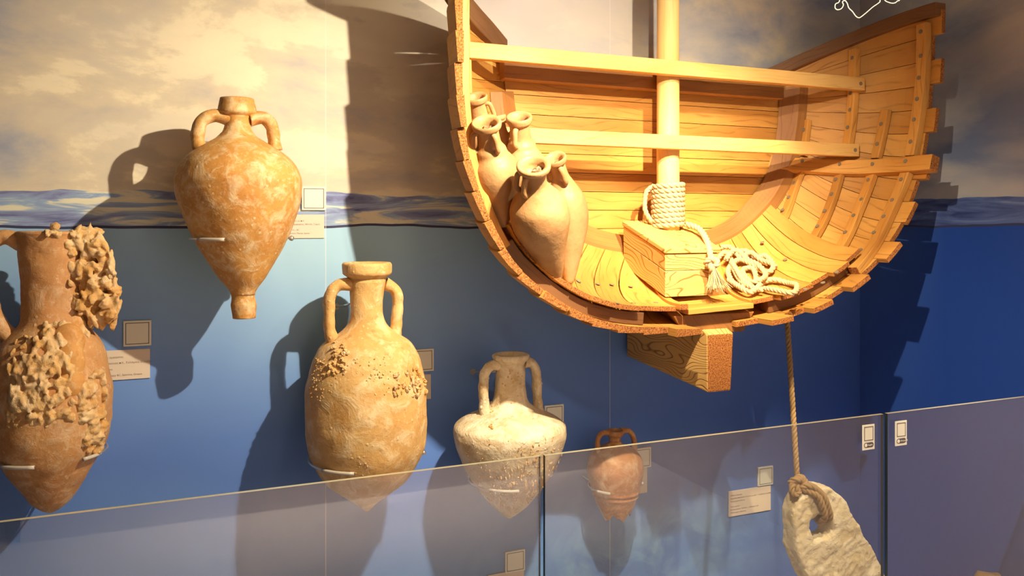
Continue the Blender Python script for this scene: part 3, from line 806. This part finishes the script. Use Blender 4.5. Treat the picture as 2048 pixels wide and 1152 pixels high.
def nail_at(parent, s, t, off, r=.009):
    p = H(s, t, off); n = (H(s, t, -.03) - H(s, t, .0)).normalized()
    b = MB(); b.tube([p - n * .002, p + n * .0018], r, 10, updir=(0, 1, .1))
    return b.build('nail', M['nail'], parent)
def rib(pts, w_, th, nails=(), off0=0.0, name='rib', mat=None, const=None, tone=None, lift=0):
    """strip on the hull skin through pixel points"""
    st = [inv(x, y, off0 - th) for x, y in pts] if const is None else const
    P = [Vector((s, t)) for s, t in st]; m = (len(P) - 1) * 6 if const is None else (len(P) - 1) * 4
    rings_ = []
    for i in range(m + 1):
        u = i / m * (len(P) - 1); q = cat(P, u)
        d = cat(P, min(len(P) - 1, u + .05)) - cat(P, max(0, u - .05))
        c = H(q.x, q.y, off0); dv = H(q.x + d.x, q.y + d.y, off0) - H(q.x, q.y, off0)
        n = (H(q.x, q.y, off0 - .05) - c).normalized(); dv.normalize()
        sd = n.cross(dv).normalized() * (w_ / 2)
        rings_.append([c - sd + n * lift, c + sd + n * lift, c + sd + n * th, c - sd + n * th])
    b = MB(); b.strip(rings_, 0, 1, tone)
    o = b.build(name, mat or [M['wood'], M['end']], boat, bevel=.003)
    for (x, y) in nails:
        s, t = inv(x, y, off0 - th); nail_at(o, s, t, off0 - th - .0005)
    return o
def z8(L): return [(1400 + x / 2.057, y / 2.057) for x, y in L]
rib(z8([(625, 200), (620, 380), (600, 580), (590, 640)]), .040, .030, z8([(627, 238), (620, 383), (617, 452), (607, 524)]))
rib(z8([(908, 95), (905, 300), (885, 480), (858, 640)]), .048, .034, z8([(908, 130), (908, 230), (900, 320), (893, 407), (880, 492), (866, 583)]))
rib(z8([(432, 492), (425, 560), (415, 640)]), .036, .024, z8([(427, 534)]))
rib(z8([(757, 450), (740, 540), (715, 650)]), .042, .026, z8([(745, 510), (728, 592)]))
rib(z8([(410, 690), (370, 800), (280, 985)]), .036, .024, z8([(403, 703), (388, 753), (365, 811), (339, 863), (311, 914), (280, 966)]))
rib(z8([(568, 705), (520, 860), (400, 1050)]), .040, .024, z8([(558, 738), (540, 798), (512, 867), (482, 930), (443, 984), (397, 1036)]))
rib(z8([(702, 705), (640, 870), (520, 1080)]), .042, .026, z8([(692, 740), (664, 820), (631, 886), (597, 955), (559, 1014), (515, 1072)]))
rib(z8([(842, 700), (770, 870), (625, 1100)]), .046, .032, z8([(827, 738), (790, 823), (755, 890), (715, 956), (660, 1028), (620, 1077)]))
rib(z8([(285, 662), (500, 680), (750, 680), (950, 664)]), .066, .046, z8([(420, 662), (573, 675), (708, 675), (845, 663)]), name='stringer', lift=.0, tone=.75)
# front rib of the left side, seen on edge
rib([], .034, .030, const=[(.3, .93), (2, .93), (4, .93), (5.5, .93), (6.7, .92)], tone=.35)
# floor timbers between the two skins
rib([], .05, .045, const=[(6.6, .90), (8, .90), (9.5, .90), (11.2, .90)], name='floor_timber', mat=[M['wood_dark'], M['wood_dark']])
rib([], .05, .045, const=[(13.6, .88), (15, .88), (16.6, .88)], name='floor_timber', mat=[M['wood_dark'], M['wood_dark']])
rib([], .04, .028, const=[(1.0, .45), (3, .45), (5, .45), (6.6, .45)])
# nails of the inner planking
ip = [o for o in boat.children if o.name.startswith('inner_planking')]
for (x, y) in [(900 + X / 2.304, 320 + Yy / 2.304) for X, Yy in ((592, 560), (681, 572), (746, 574), (833, 583), (678, 653), (768, 661), (845, 656), (948, 658))]:
    s, t = inv(x, y, OFF - .018); nail_at(ip[0], s, t, OFF - .0185)
for (x, y) in z8([(256, 997), (211, 1033), (350, 1068), (562, 1120)]) + [(1450 + X / 3.84, 460 + Yy / 3.84) for X, Yy in ((855, 322), (752, 405), (617, 455))]:
    s, t = inv(x, y, OFF - .018); nail_at(ip[1], s, t, OFF - .0185)
# gunwales
def gunwale(sb_pts, w_, h_):
    rings_ = []
    P = [Vector(p) for p in sb_pts]; m = (len(P) - 1) * 5
    for i in range(m + 1):
        p = cat(P, i / m * (len(P) - 1)); rings_.append([p + Vector((-w_ / 2, 0, -h_ / 2)), p + Vector((w_ / 2, 0, -h_ / 2)), p + Vector((w_ / 2, 0, h_ / 2)), p + Vector((-w_ / 2, 0, h_ / 2))])
    b = MB(); b.strip(rings_, 0, 0, .5); return b.build('gunwale', M['wood_dark'], boat, bevel=.004)
G = [H(24, t) + Vector((.0, 0, .0)) for t in (-.05, .2, .45, .7, .9, 1.06)]
gunwale(G, .06, .056)
G = [at(1004, 100, -.08), at(975, 66, -.16), at(940, 28, -.27), at(905, -18, -.40), at(880, -70, -.52), at(868, -110, -.6)]
gunwale(G, .05, .085)
b = MB(); p = at(1500, 142, -.06); q = at(1560, 128, -.06); b.box((p.x, -.085, p.z - .02), (q.x, -.055, p.z + .012), tone=.3); b.build('rail_stub', M['wood_frame'], boat, bevel=.004)
# bulkhead
outl = [Hp(i * .25, 0.02) for i in range(0, 97)]
def xr_at(z, side):
    c = [p for p in outl if (p.x < 1.87) == (side < 0)]
    c.sort(key=lambda p: p.z)
    for a, b_ in zip(c, c[1:]):
        if a.z <= z <= b_.z: return a.x + (b_.x - a.x) * (z - a.z) / max(1e-9, b_.z - a.z)
    return c[0].x if z < c[0].z else c[-1].x
zt = at(1300, 180, -.13).z + .1; zb = min(p.z for p in outl); b = MB(); z = zb; rows = []
while z < zt:
    z1 = min(z + .075, zt); rows.append((z, z1)); z = z1
for (z0, z1) in rows:
    za = z0 + .0012; zc = z1 - .0012
    xl0 = xr_at(max(za, zb + .012), -1); xr0 = xr_at(max(za, zb + .012), 1); xl1 = xr_at(zc, -1); xr1 = xr_at(zc, 1)
    y0, y1 = -.100, -.118
    b.hexa([(xl0, y0, za), (xl0, y1, za), (xl1, y1, zc), (xl1, y0, zc), (xr0, y0, za), (xr0, y1, za), (xr1, y1, zc), (xr1, y0, zc)], g=(1, 0, 0))
b.box((1.25, -.099, zb + .02), (2.42, -.092, zt - .01), tone=.2)
b.build('bulkhead_planking', M['wood'], boat, bevel=.0012)
rings_ = []
for i in range(0, 91):
    s = 2.6 + i * (22.3 - 2.6) / 90
    rings_.append([H(s, .05, -.002), H(s, .15, -.004), H(s, .15, -.054), H(s, .05, -.054)])
b = MB(); b.strip(rings_, 0, 0, .6); b.build('bulkhead_frame', [M['wood_frame']], boat, bevel=.003)
p = at(1012, 118, -.21); q = at(1552, 197, -.21)
b = MB(); zt_ = at(1300, 139, -.21).z; zb_ = at(1548, 197, -.21).z
b.box((p.x - .01, -.215, zb_), (q.x + .04, -.165, zt_ + .02), tone=.7); b.build('rear_crossbeam', M['wood_frame'], boat, bevel=.003)
# post at the rear left
# crossbeams
def beam(px0, px1, z0, z1, Yb, nm='crossbeam'):
    p = at(px0, HZ, Yb); q = at(px1, HZ, Yb)
    b = MB(); b.box((p.x, Yb, z0), (q.x, Yb + .038, z1), tone=.95)
    o = b.build(nm, [M['wood_beam'], M['end']], boat, bevel=.003)
    b = MB(); c = Vector((q.x - .025, Yb, (z0 + z1) / 2)); b.tube([c + Vector((0, .001, 0)), c - Vector((0, .0025, 0))], .0085, 10); b.build('nail', M['nail'], o)
    return o
YBm = -.36
beam(928, 1730, at(1730, 181, YBm).z, at(1730, 155, YBm).z, YBm)
beam(965, 1719, at(1719, 313, YBm).z, at(1719, 288, YBm).z, YBm)
# mast
mx = at(1336, HZ, -.27); b = MB()
P = [(mx.x, -.27, 1.53 + i * .06) for i in range(30)]
b.tube(P, [.046 - .0001 * i for i in range(30)], 28, updir=(0, 1, 0), tone=.9); b.build('mast', M['wood_mast'], boat, smooth=True)
# mast step block
x0, x1 = 1.637, 1.888; yf, yb = -.50, -.19
zf, zbk = 1.503, 1.606
b = MB()
def blk(z_of, h0, h1, inset=0.0, botx=.0):
    c = []
    for hh in (h0, h1):
        k = botx * (hh)
        c += [(x0 + inset + .0, yf + inset, z_of(yf) - hh), (x1 - inset - k, yf + inset, z_of(yf) - hh), (x1 - inset - k, yb, z_of(yb) - hh), (x0 + inset, yb, z_of(yb) - hh)]
    return c
zof = lambda y: zf + (zbk - zf) * (y - yf) / (yb - yf)
b.hexa(blk(zof, .085, .18, .006, .15), g=(1, 0, 0), tone=.8)
b.hexa(blk(zof, .022, .083, .006, .15), g=(1, 0, 0), tone=.85)
b.build('mast_step', [M['wood_carved'], M['end']], boat, bevel=.003)
b = MB(); b.hexa(blk(zof, .0, .020), g=(0, 1, 0), tone=.9); b.build('mast_step_lid', [M['wood_carved']], boat, bevel=.004)
# keel
b = MB(); kx0, kx1 = 1.752, 1.868; kzf = at(1415, 786, -.6).z; kzb = at(1258, 714, -.05).z
b.hexa([(kx0 + .002, -.60, kzf), (kx1 - .012, -.60, kzf), (kx1, -.60, 1.193), (kx0, -.60, 1.193),
        (kx0 + .002, -.03, kzb), (kx1 - .012, -.03, kzb), (kx1, -.03, 1.42), (kx0, -.03, 1.42)], g=(0, 1, 0), emi=1, tone=.8)
b.build('keel', [M['wood_carved'], M['end']], boat, bevel=.006)
# hog timber between keel and skins
b = MB(); b.hexa([(1.68, -.565, 1.19), (1.94, -.565, 1.19), (1.99, -.565, 1.262), (1.63, -.565, 1.262), (1.68, -.2, 1.32), (1.94, -.2, 1.32), (1.99, -.2, 1.40), (1.63, -.2, 1.40)], g=(0, 1, 0), tone=.3)
b.build('hog_timber', [M['wood_frame']], boat, bevel=.003)

# ------------------------------------------------------------------ jars in the boat
def jar(pts, Ys, prof, label, handles=2, hang=(200, 20), hr=.0095, rimr=None):
    """pts: pixel spine from tip to mouth; Ys its depths; prof: (u, radius m)"""
    sp = [at(x, y, Y) for (x, y), Y in zip(pts, Ys)]
    n = len(sp) - 1
    root = empty('jar_amphora', sp[0], label, 'amphora', 'plain clay amphorae stacked in the boat')
    PR = [Vector((u, r)) for u, r in prof]; prof = prof[:-1]; NS = 40
    def ring(u, r):
        c = cat(sp, u * n); T = (cat(sp, min(n, u * n + .05)) - cat(sp, max(0, u * n - .05))).normalized()
        A = (RT - T * RT.dot(T)).normalized(); B = T.cross(A)
        return c, A, B, T, [c + (A * math.cos(2 * PI * j / NS) + B * math.sin(2 * PI * j / NS)) * (r * (1 + .015 * noise.noise(Vector((math.cos(2 * PI * j / NS), math.sin(2 * PI * j / NS), u * 6))))) for j in range(NS)]
    neck_u = prof[-5][0]
    loops = []; M_ = len(PR) - 1
    for i in range(M_ * 5 + 1):
        q = cat(PR, i / 5); loops.append((q.x, max(.002, q.y)))
    cut = (M_ - 5) * 5
    b = MB(); b.rings([ring(u, r)[4] for u, r in loops[:cut + 1]], cap1=False); b.build('body', M['jar'], root, smooth=True)
    b = MB(); rl = prof[-1][1]; ue = prof[-1][0]
    inner = [(ue + .004, rl * .80), (ue - .006, rl * .66), (ue - .06, rl * .60), (ue - .10, rl * .5)]
    b.rings([ring(u, r)[4] for u, r in loops[cut:] + inner], cap0=False, cap1=True); b.build('mouth', M['jar'], root, smooth=True)
    b = MB(); c, A, B, T, L = ring(ue - .085, rl * .4)
    for k in range(7): blob(b, c + A * random.uniform(-.4, .4) * rl + B * random.uniform(-.4, .4) * rl, rl * .22, k, nn=7)
    b.build('fill', M['debris'], root)
    # handles: from below the lip to the shoulder
    for h in range(handles):
        a = math.radians(hang[h])
        def hp(u, r):
            c, A, B, T, _ = ring(u, r); return c + (A * math.cos(a) + B * math.sin(a)) * r
        un = prof[-4][0]; us = prof[-6][0]; rn = prof[-4][1]; rs_ = prof[-6][1]
        P = smooth_path([hp(un, rn * .8), hp(un - .005, rn + .012), hp((un * .6 + us * .4), rn + .019), hp((un * .25 + us * .75), rn + .021), hp(us, rs_ * .85)], 6)
        b = MB(); b.tube(P, hr, 12); b.build('handle', M['jar'], root, smooth=True)
    return root
def jprof(R, rn, rr):
    return [(0, .010), (.03, .016), (.12, .30 * R + .006), (.25, .62 * R), (.40, .92 * R), (.50, R), (.60, .93 * R), (.68, .70 * R), (.735, rn * 1.3), (.79, rn), (.89, rn * .92), (.905, rn * .98), (.925, rr), (.965, rr * 1.03), (.985, rr * .95)]
jar([(1116, 563), (1096, 500), (1080, 432), (1070, 375), (1067, 326)], [-.565, -.600, -.640, -.690, -.745], jprof(.097, .040, .052),
    'front pale clay amphora in the boat, mouth tipped toward the room, overlapping its neighbours', hang=(235, 185))
jar([(1139, 567), (1140, 500), (1136, 425), (1122, 360), (1109, 312)], [-.50, -.490, -.482, -.50, -.54], jprof(.071, .030, .038),
    'pale clay amphora right of the front one, touching the boat planks with its tip', hang=(290, 180))
jar([(1008, 455), (1000, 405), (992, 350), (980, 295), (972, 241)], [-.545, -.54, -.55, -.575, -.625], jprof(.080, .039, .047),
    'pale clay amphora at the left hull edge, looped handle facing the room', hang=(300, 200), hr=.009)
jar([(1062, 450), (1056, 400), (1050, 340), (1042, 285), (1038, 230)], [-.47, -.47, -.475, -.49, -.535], jprof(.074, .037, .043),
    'upright pale clay amphora in the middle of the stack in front of the lower crossbeam', hang=(250, 70), hr=.009)
jar([(985, 400), (980, 350), (972, 300), (960, 240), (951, 190)], [-.42, -.42, -.42, -.435, -.47], jprof(.052, .033, .039),
    'topmost pale clay amphora half hidden by the left hull rib', hang=(350, 200), hr=.008)
jar([(1015, 420), (1013, 370), (1009, 320), (1002, 270), (994, 230)], [-.42, -.42, -.42, -.425, -.43], jprof(.038, .024, .029),
    'clay amphora mostly hidden between the two jars at the left', hang=(350, 200), hr=.008)

# ------------------------------------------------------------------ ropes
def rope(b, path, r, pitch=None, k=3, n=7, seg=None, phase=0):
    """three-strand laid rope"""
    P = [Vector(p) for p in path]; L = [0]
    for i in range(1, len(P)): L.append(L[-1] + (P[i] - P[i - 1]).length)
    pitch = pitch or r * 7; step = pitch / 9; m = max(6, int(L[-1] / step)); Q = []; j = 0
    for i in range(m + 1):
        d = L[-1] * i / m
        while j < len(P) - 2 and L[j + 1] < d: j += 1
        Q.append(P[j].lerp(P[j + 1], (d - L[j]) / max(1e-9, L[j + 1] - L[j])))
    T = [(Q[min(i + 1, m)] - Q[max(i - 1, 0)]).normalized() for i in range(m + 1)]
    up = Vector((0, 0, 1)) if abs(T[0].z) < .9 else Vector((1, 0, 0)); Nn = (up - T[0] * up.dot(T[0])).normalized()
    fr_ = []
    for i in range(m + 1):
        Nn = (Nn - T[i] * Nn.dot(T[i])).normalized(); fr_.append((Nn.copy(), T[i].cross(Nn)))
    for s in range(k):
        st = []
        for i in range(m + 1):
            a = 2 * PI * (i * L[-1] / m / pitch + s / k) + phase; st.append(Q[i] + (fr_[i][0] * math.cos(a) + fr_[i][1] * math.sin(a)) * r * .50)
        b.tube(st, r * .56, n, tone=random.random())
# coil round the mast
mast_c = Vector((mx.x, -.27, 0)); zc0 = 1.575; zc1 = at(1337, 368, -.31).z; turns = 9; rr = .0115
b = MB(); P = []
for i in range(turns * 28 + 1):
    a = i / 28 * 2 * PI; z = zc0 + (zc1 - zc0) * i / (turns * 28)
    P.append(mast_c + Vector((math.cos(a) * (.046 + rr), math.sin(a) * (.046 + rr), z)))
rope(b, P, rr, pitch=.062)
# loose bight at the left back
ca = mast_c + Vector((-.052, .02, 0))
rope(b, smooth_path([ca + Vector((0, 0, zc1 - .005)), ca + Vector((-.03, .01, zc1 - .03)), ca + Vector((-.038, .01, zc1 - .09)), ca + Vector((-.028, .0, zc1 - .13)), ca + Vector((-.0, -.0, zc1 - .16))], 8), .010, pitch=.055)
tag(b.build('coiled_rope', M['rope'], None, smooth=True, origin=(mx.x, -.27, zc0)), 'pale rope wound nine times round the foot of the mast', 'rope')
# loose tangle
def surf(px, py, lift): 
    s, t = inv(px, py, OFF - .02)
    return H(s, t, OFF - .02) + Vector((0, -.004, lift))
b = MB(); r_ = .011
a0 = at(1372, 448, -.32); a1 = at(1398, 458, -.38); a2 = at(1414, 482, -.46); a3 = at(1421, 510, -.522); a4 = at(1423, 535, -.53)
rope(b, smooth_path([a0, a1, a2, a3, a4], 8), .0125, pitch=.06)
# knot
kc = at(1424, 528, -.535)
P = []
for i in range(60):
    a = i / 59 * 2 * PI * 1.0
    P.append(kc + Vector(((math.sin(a) + 2 * math.sin(2 * a)) * .0085, -math.sin(3 * a) * .008, (math.cos(a) - 2 * math.cos(2 * a)) * .0085)))
rope(b, P, .0105, pitch=.055)
rnd = random.Random(4)
tang = [
    [(1432, 525), (1450, 515), (1462, 530), (1455, 555), (1468, 575), (1490, 585), (1510, 570), (1505, 548), (1485, 545), (1490, 565), (1515, 580), (1545, 590), (1585, 592), (1592, 582), (1575, 572), (1545, 570), (1520, 572)],
    [(1440, 505), (1460, 510), (1480, 525), (1500, 520), (1520, 530), (1545, 545), (1535, 555), (1505, 545), (1480, 530), (1465, 545), (1478, 570), (1500, 590), (1525, 592)],
    [(1450, 535), (1470, 520), (1495, 535), (1515, 550), (1530, 565), (1518, 582), (1490, 580), (1472, 560), (1462, 540)],
    [(1465, 512), (1490, 512), (1510, 520), (1530, 522), (1550, 540)],
    [(1455, 570), (1475, 588), (1500, 595), (1520, 585)]]
for q, tr_ in enumerate(tang):
    P = []
    for i, (x, y) in enumerate(tr_):
        P.append(surf(x, y, .012 + (q % 3) * .010 + .010 * (i % 2)))
    rope(b, smooth_path(P, 8), r_, pitch=.055)
o = tag(b.build('tangled_rope', M['rope'], None, smooth=True, origin=kc), 'loose tangle of pale rope with knot and tassel lying right of the mast step', 'rope')
b = MB()
for i in range(110):
    a = rnd.uniform(-1, 1); bb = rnd.uniform(-1, 1)
    p0 = kc + Vector((a * .009 + .004, bb * .008, -.012)); p1 = p0 + Vector((a * .014 + .006, bb * .01 - .012, -.045)); p2 = p1 + Vector((a * .018 + rnd.uniform(-.006, .012), -.012 + bb * .008, -.048 + rnd.uniform(0, .02)))
    b.tube(smooth_path([p0, p1, p2], 4), .0011, 4, tone=rnd.random())
tas = b.build('tassel', M['rope'], None, smooth=True); tas.parent = o; tas.location = -o.location

# ------------------------------------------------------------------ anchor
def z9(L): return [(1360 + x / 2.977, 780 + y / 2.977) for x, y in L]
YA = -.47; ATH = .085
outl_a = z9([(770, 622), (725, 655), (700, 720), (695, 800), (700, 880), (705, 960), (740, 1050), (790, 1150), (850, 1330), (960, 1420), (1150, 1430), (1290, 1350), (1290, 1230), (1215, 1110), (1175, 1010), (1130, 930), (1060, 820), (1010, 730), (985, 665), (930, 612), (865, 590), (815, 600)])
hole_a = z9([(768, 782), (835, 740), (900, 755), (918, 810), (900, 880), (855, 900), (802, 922), (778, 855)])
cu = bpy.data.curves.new('a', 'CURVE'); cu.dimensions = '2D'; cu.fill_mode = 'BOTH'; cu.extrude = ATH / 2 - .008; cu.bevel_depth = .008; cu.bevel_resolution = 2
ao = at(1650, 1000, YA)
for loop_ in (outl_a, hole_a):
    sp = cu.splines.new('POLY'); P = [at(x, y, YA) - ao for x, y in loop_]
    Q = []
    nP = len(P)
    for i in range(nP):
        for k in range(4):
            f = k / 4; p0, p1, p2, p3 = P[i - 1], P[i], P[(i + 1) % nP], P[(i + 2) % nP]
            Q.append(0.5 * ((2 * p1) + (p2 - p0) * f + (2 * p0 - 5 * p1 + 4 * p2 - p3) * f * f + (3 * p1 - p0 - 3 * p2 + p3) * f ** 3))
    sp.points.add(len(Q) - 1)
    for i, q in enumerate(Q): sp.points[i].co = (q.x, q.z, 0, 1)
    sp.use_cyclic_u = True
t = bpy.data.objects.new('tmp', cu); C.objects.link(t); bpy.context.view_layer.update()
me = bpy.data.meshes.new_from_object(t.evaluated_get(bpy.context.evaluated_depsgraph_get())); bpy.data.objects.remove(t)
me.transform(Matrix.Rotation(PI / 2, 4, 'X')); me.materials.clear(); me.materials.append(M['stone'])
anc = bpy.data.objects.new('stone_anchor', me); C.objects.link(anc); anc.location = ao + Vector((0, ATH / 2, 0))
tag(anc, 'pale rough stone anchor pierced by a hole, hanging from a rope behind glass', 'stone anchor')
rm = anc.modifiers.new('r', 'REMESH'); rm.mode = 'VOXEL'; rm.voxel_size = .006; rm.use_smooth_shade = True
sm = anc.modifiers.new('s', 'SMOOTH'); sm.iterations = 6; sm.factor = .6
for sc, st in ((.09, .028), (.02, .009)):
    tx = bpy.data.textures.new('c', 'CLOUDS'); tx.noise_scale = sc; tx.noise_depth = 4
    dm = anc.modifiers.new('d', 'DISPLACE'); dm.texture = tx; dm.strength = st; dm.mid_level = .5; dm.texture_coords = 'LOCAL'
# anchor rope
b = MB(); rt = at(1572, 600, -.325); xk = rt.x
kb = at(1594, 950, -.42)
rope(b, smooth_path([Vector((rt.x, -.325, rt.z)), rt.lerp(kb, .33), rt.lerp(kb, .66), kb], 10), .0115, pitch=.06)
tp = rt + Vector((0, 0, 0))
hk = MB()
P = []
kc2 = at(1596, 968, -.45)
for i in range(60):
    a = i / 59 * 2 * PI
    P.append(kc2 + Vector(((math.sin(a) + 2 * math.sin(2 * a)) * .011, -math.sin(3 * a) * .012, (math.cos(a) - 2 * math.cos(2 * a)) * .012)))
rope(b, P, .0125, pitch=.06)
for dx in (-.013, .013):
    P = smooth_path([at(1598, 975, -.45), at(1622, 978, -.475) + Vector((0, 0, dx)), at(1641, 992, -.492) + Vector((dx, 0, 0)), at(1650, 1012, -.494) + Vector((dx, 0, 0)), at(1655, 1032, -.485) + Vector((dx, 0, 0)), at(1648, 1041, -.45) + Vector((dx, 0, 0)), at(1638, 1036, -.40) + Vector((dx, 0, 0)), at(1625, 1000, -.36), at(1605, 975, -.40)], 8)
    rope(b, P, .0135, pitch=.065)
P = smooth_path([at(1590, 960, -.45), at(1583, 975, -.455), at(1588, 990, -.46), at(1600, 984, -.465)], 8); rope(b, P, .0125, pitch=.06)
tag(b.build('anchor_rope', M['rope_dark'], None, smooth=True, origin=kc2), 'long brown rope running down from under the boat, knotted through the stone anchor', 'rope')
for i in range(0): pass

# ------------------------------------------------------------------ rock at the lower right
rb = at(1978, 1141, -.78); b = MB()
blob(b, (rb.x, -.78, (rb.z + ZF) / 2), 1.0, 5.3, .085, .09, (rb.z - ZF) / 2, Matrix.Identity(3), 28, .10)
o = b.build('rock', M['crust'], None, smooth=True, origin=(rb.x, -.78, ZF)); tag(o, 'top of a brown rock at the bottom right behind the rightmost glass panel', 'rock')

# ------------------------------------------------------------------ glowing outline above the stern
b = MB(); P = [(738, -60), (741, 0), (735, 12), (712, 28), (690, 47), (672, 62), (655, 73), (641, 66), (628, 48), (612, 32), (606, 14), (596, 2), (586, 8), (590, 20), (582, 35), (566, 40), (556, 32), (558, 16), (572, 8), (580, -20), (600, -60), (660, -90), (738, -60)]
b.tube(smooth_path([at(1400 + x / 2.057, y / 2.057, -.30) for x, y in P], 4), .0019, 8)
o = b.build('light_wire', M['neon'], None, smooth=True, origin=at(1720, 0, -.30)); tag(o, 'larger glowing wire outline at the top edge above the boat stern', 'light')
b = MB(); P = [(740, -30), (760, 0), (772, 8), (790, 13), (804, 11), (812, 4), (822, -2), (830, -40), (780, -70), (740, -30)]
b.tube(smooth_path([at(1400 + x / 2.057, y / 2.057, -.30) for x, y in P], 4), .0019, 8)
o = b.build('light_wire', M['neon'], None, smooth=True, origin=at(1785, -10, -.30)); tag(o, 'smaller glowing wire outline at the top edge, right of the larger one', 'light')
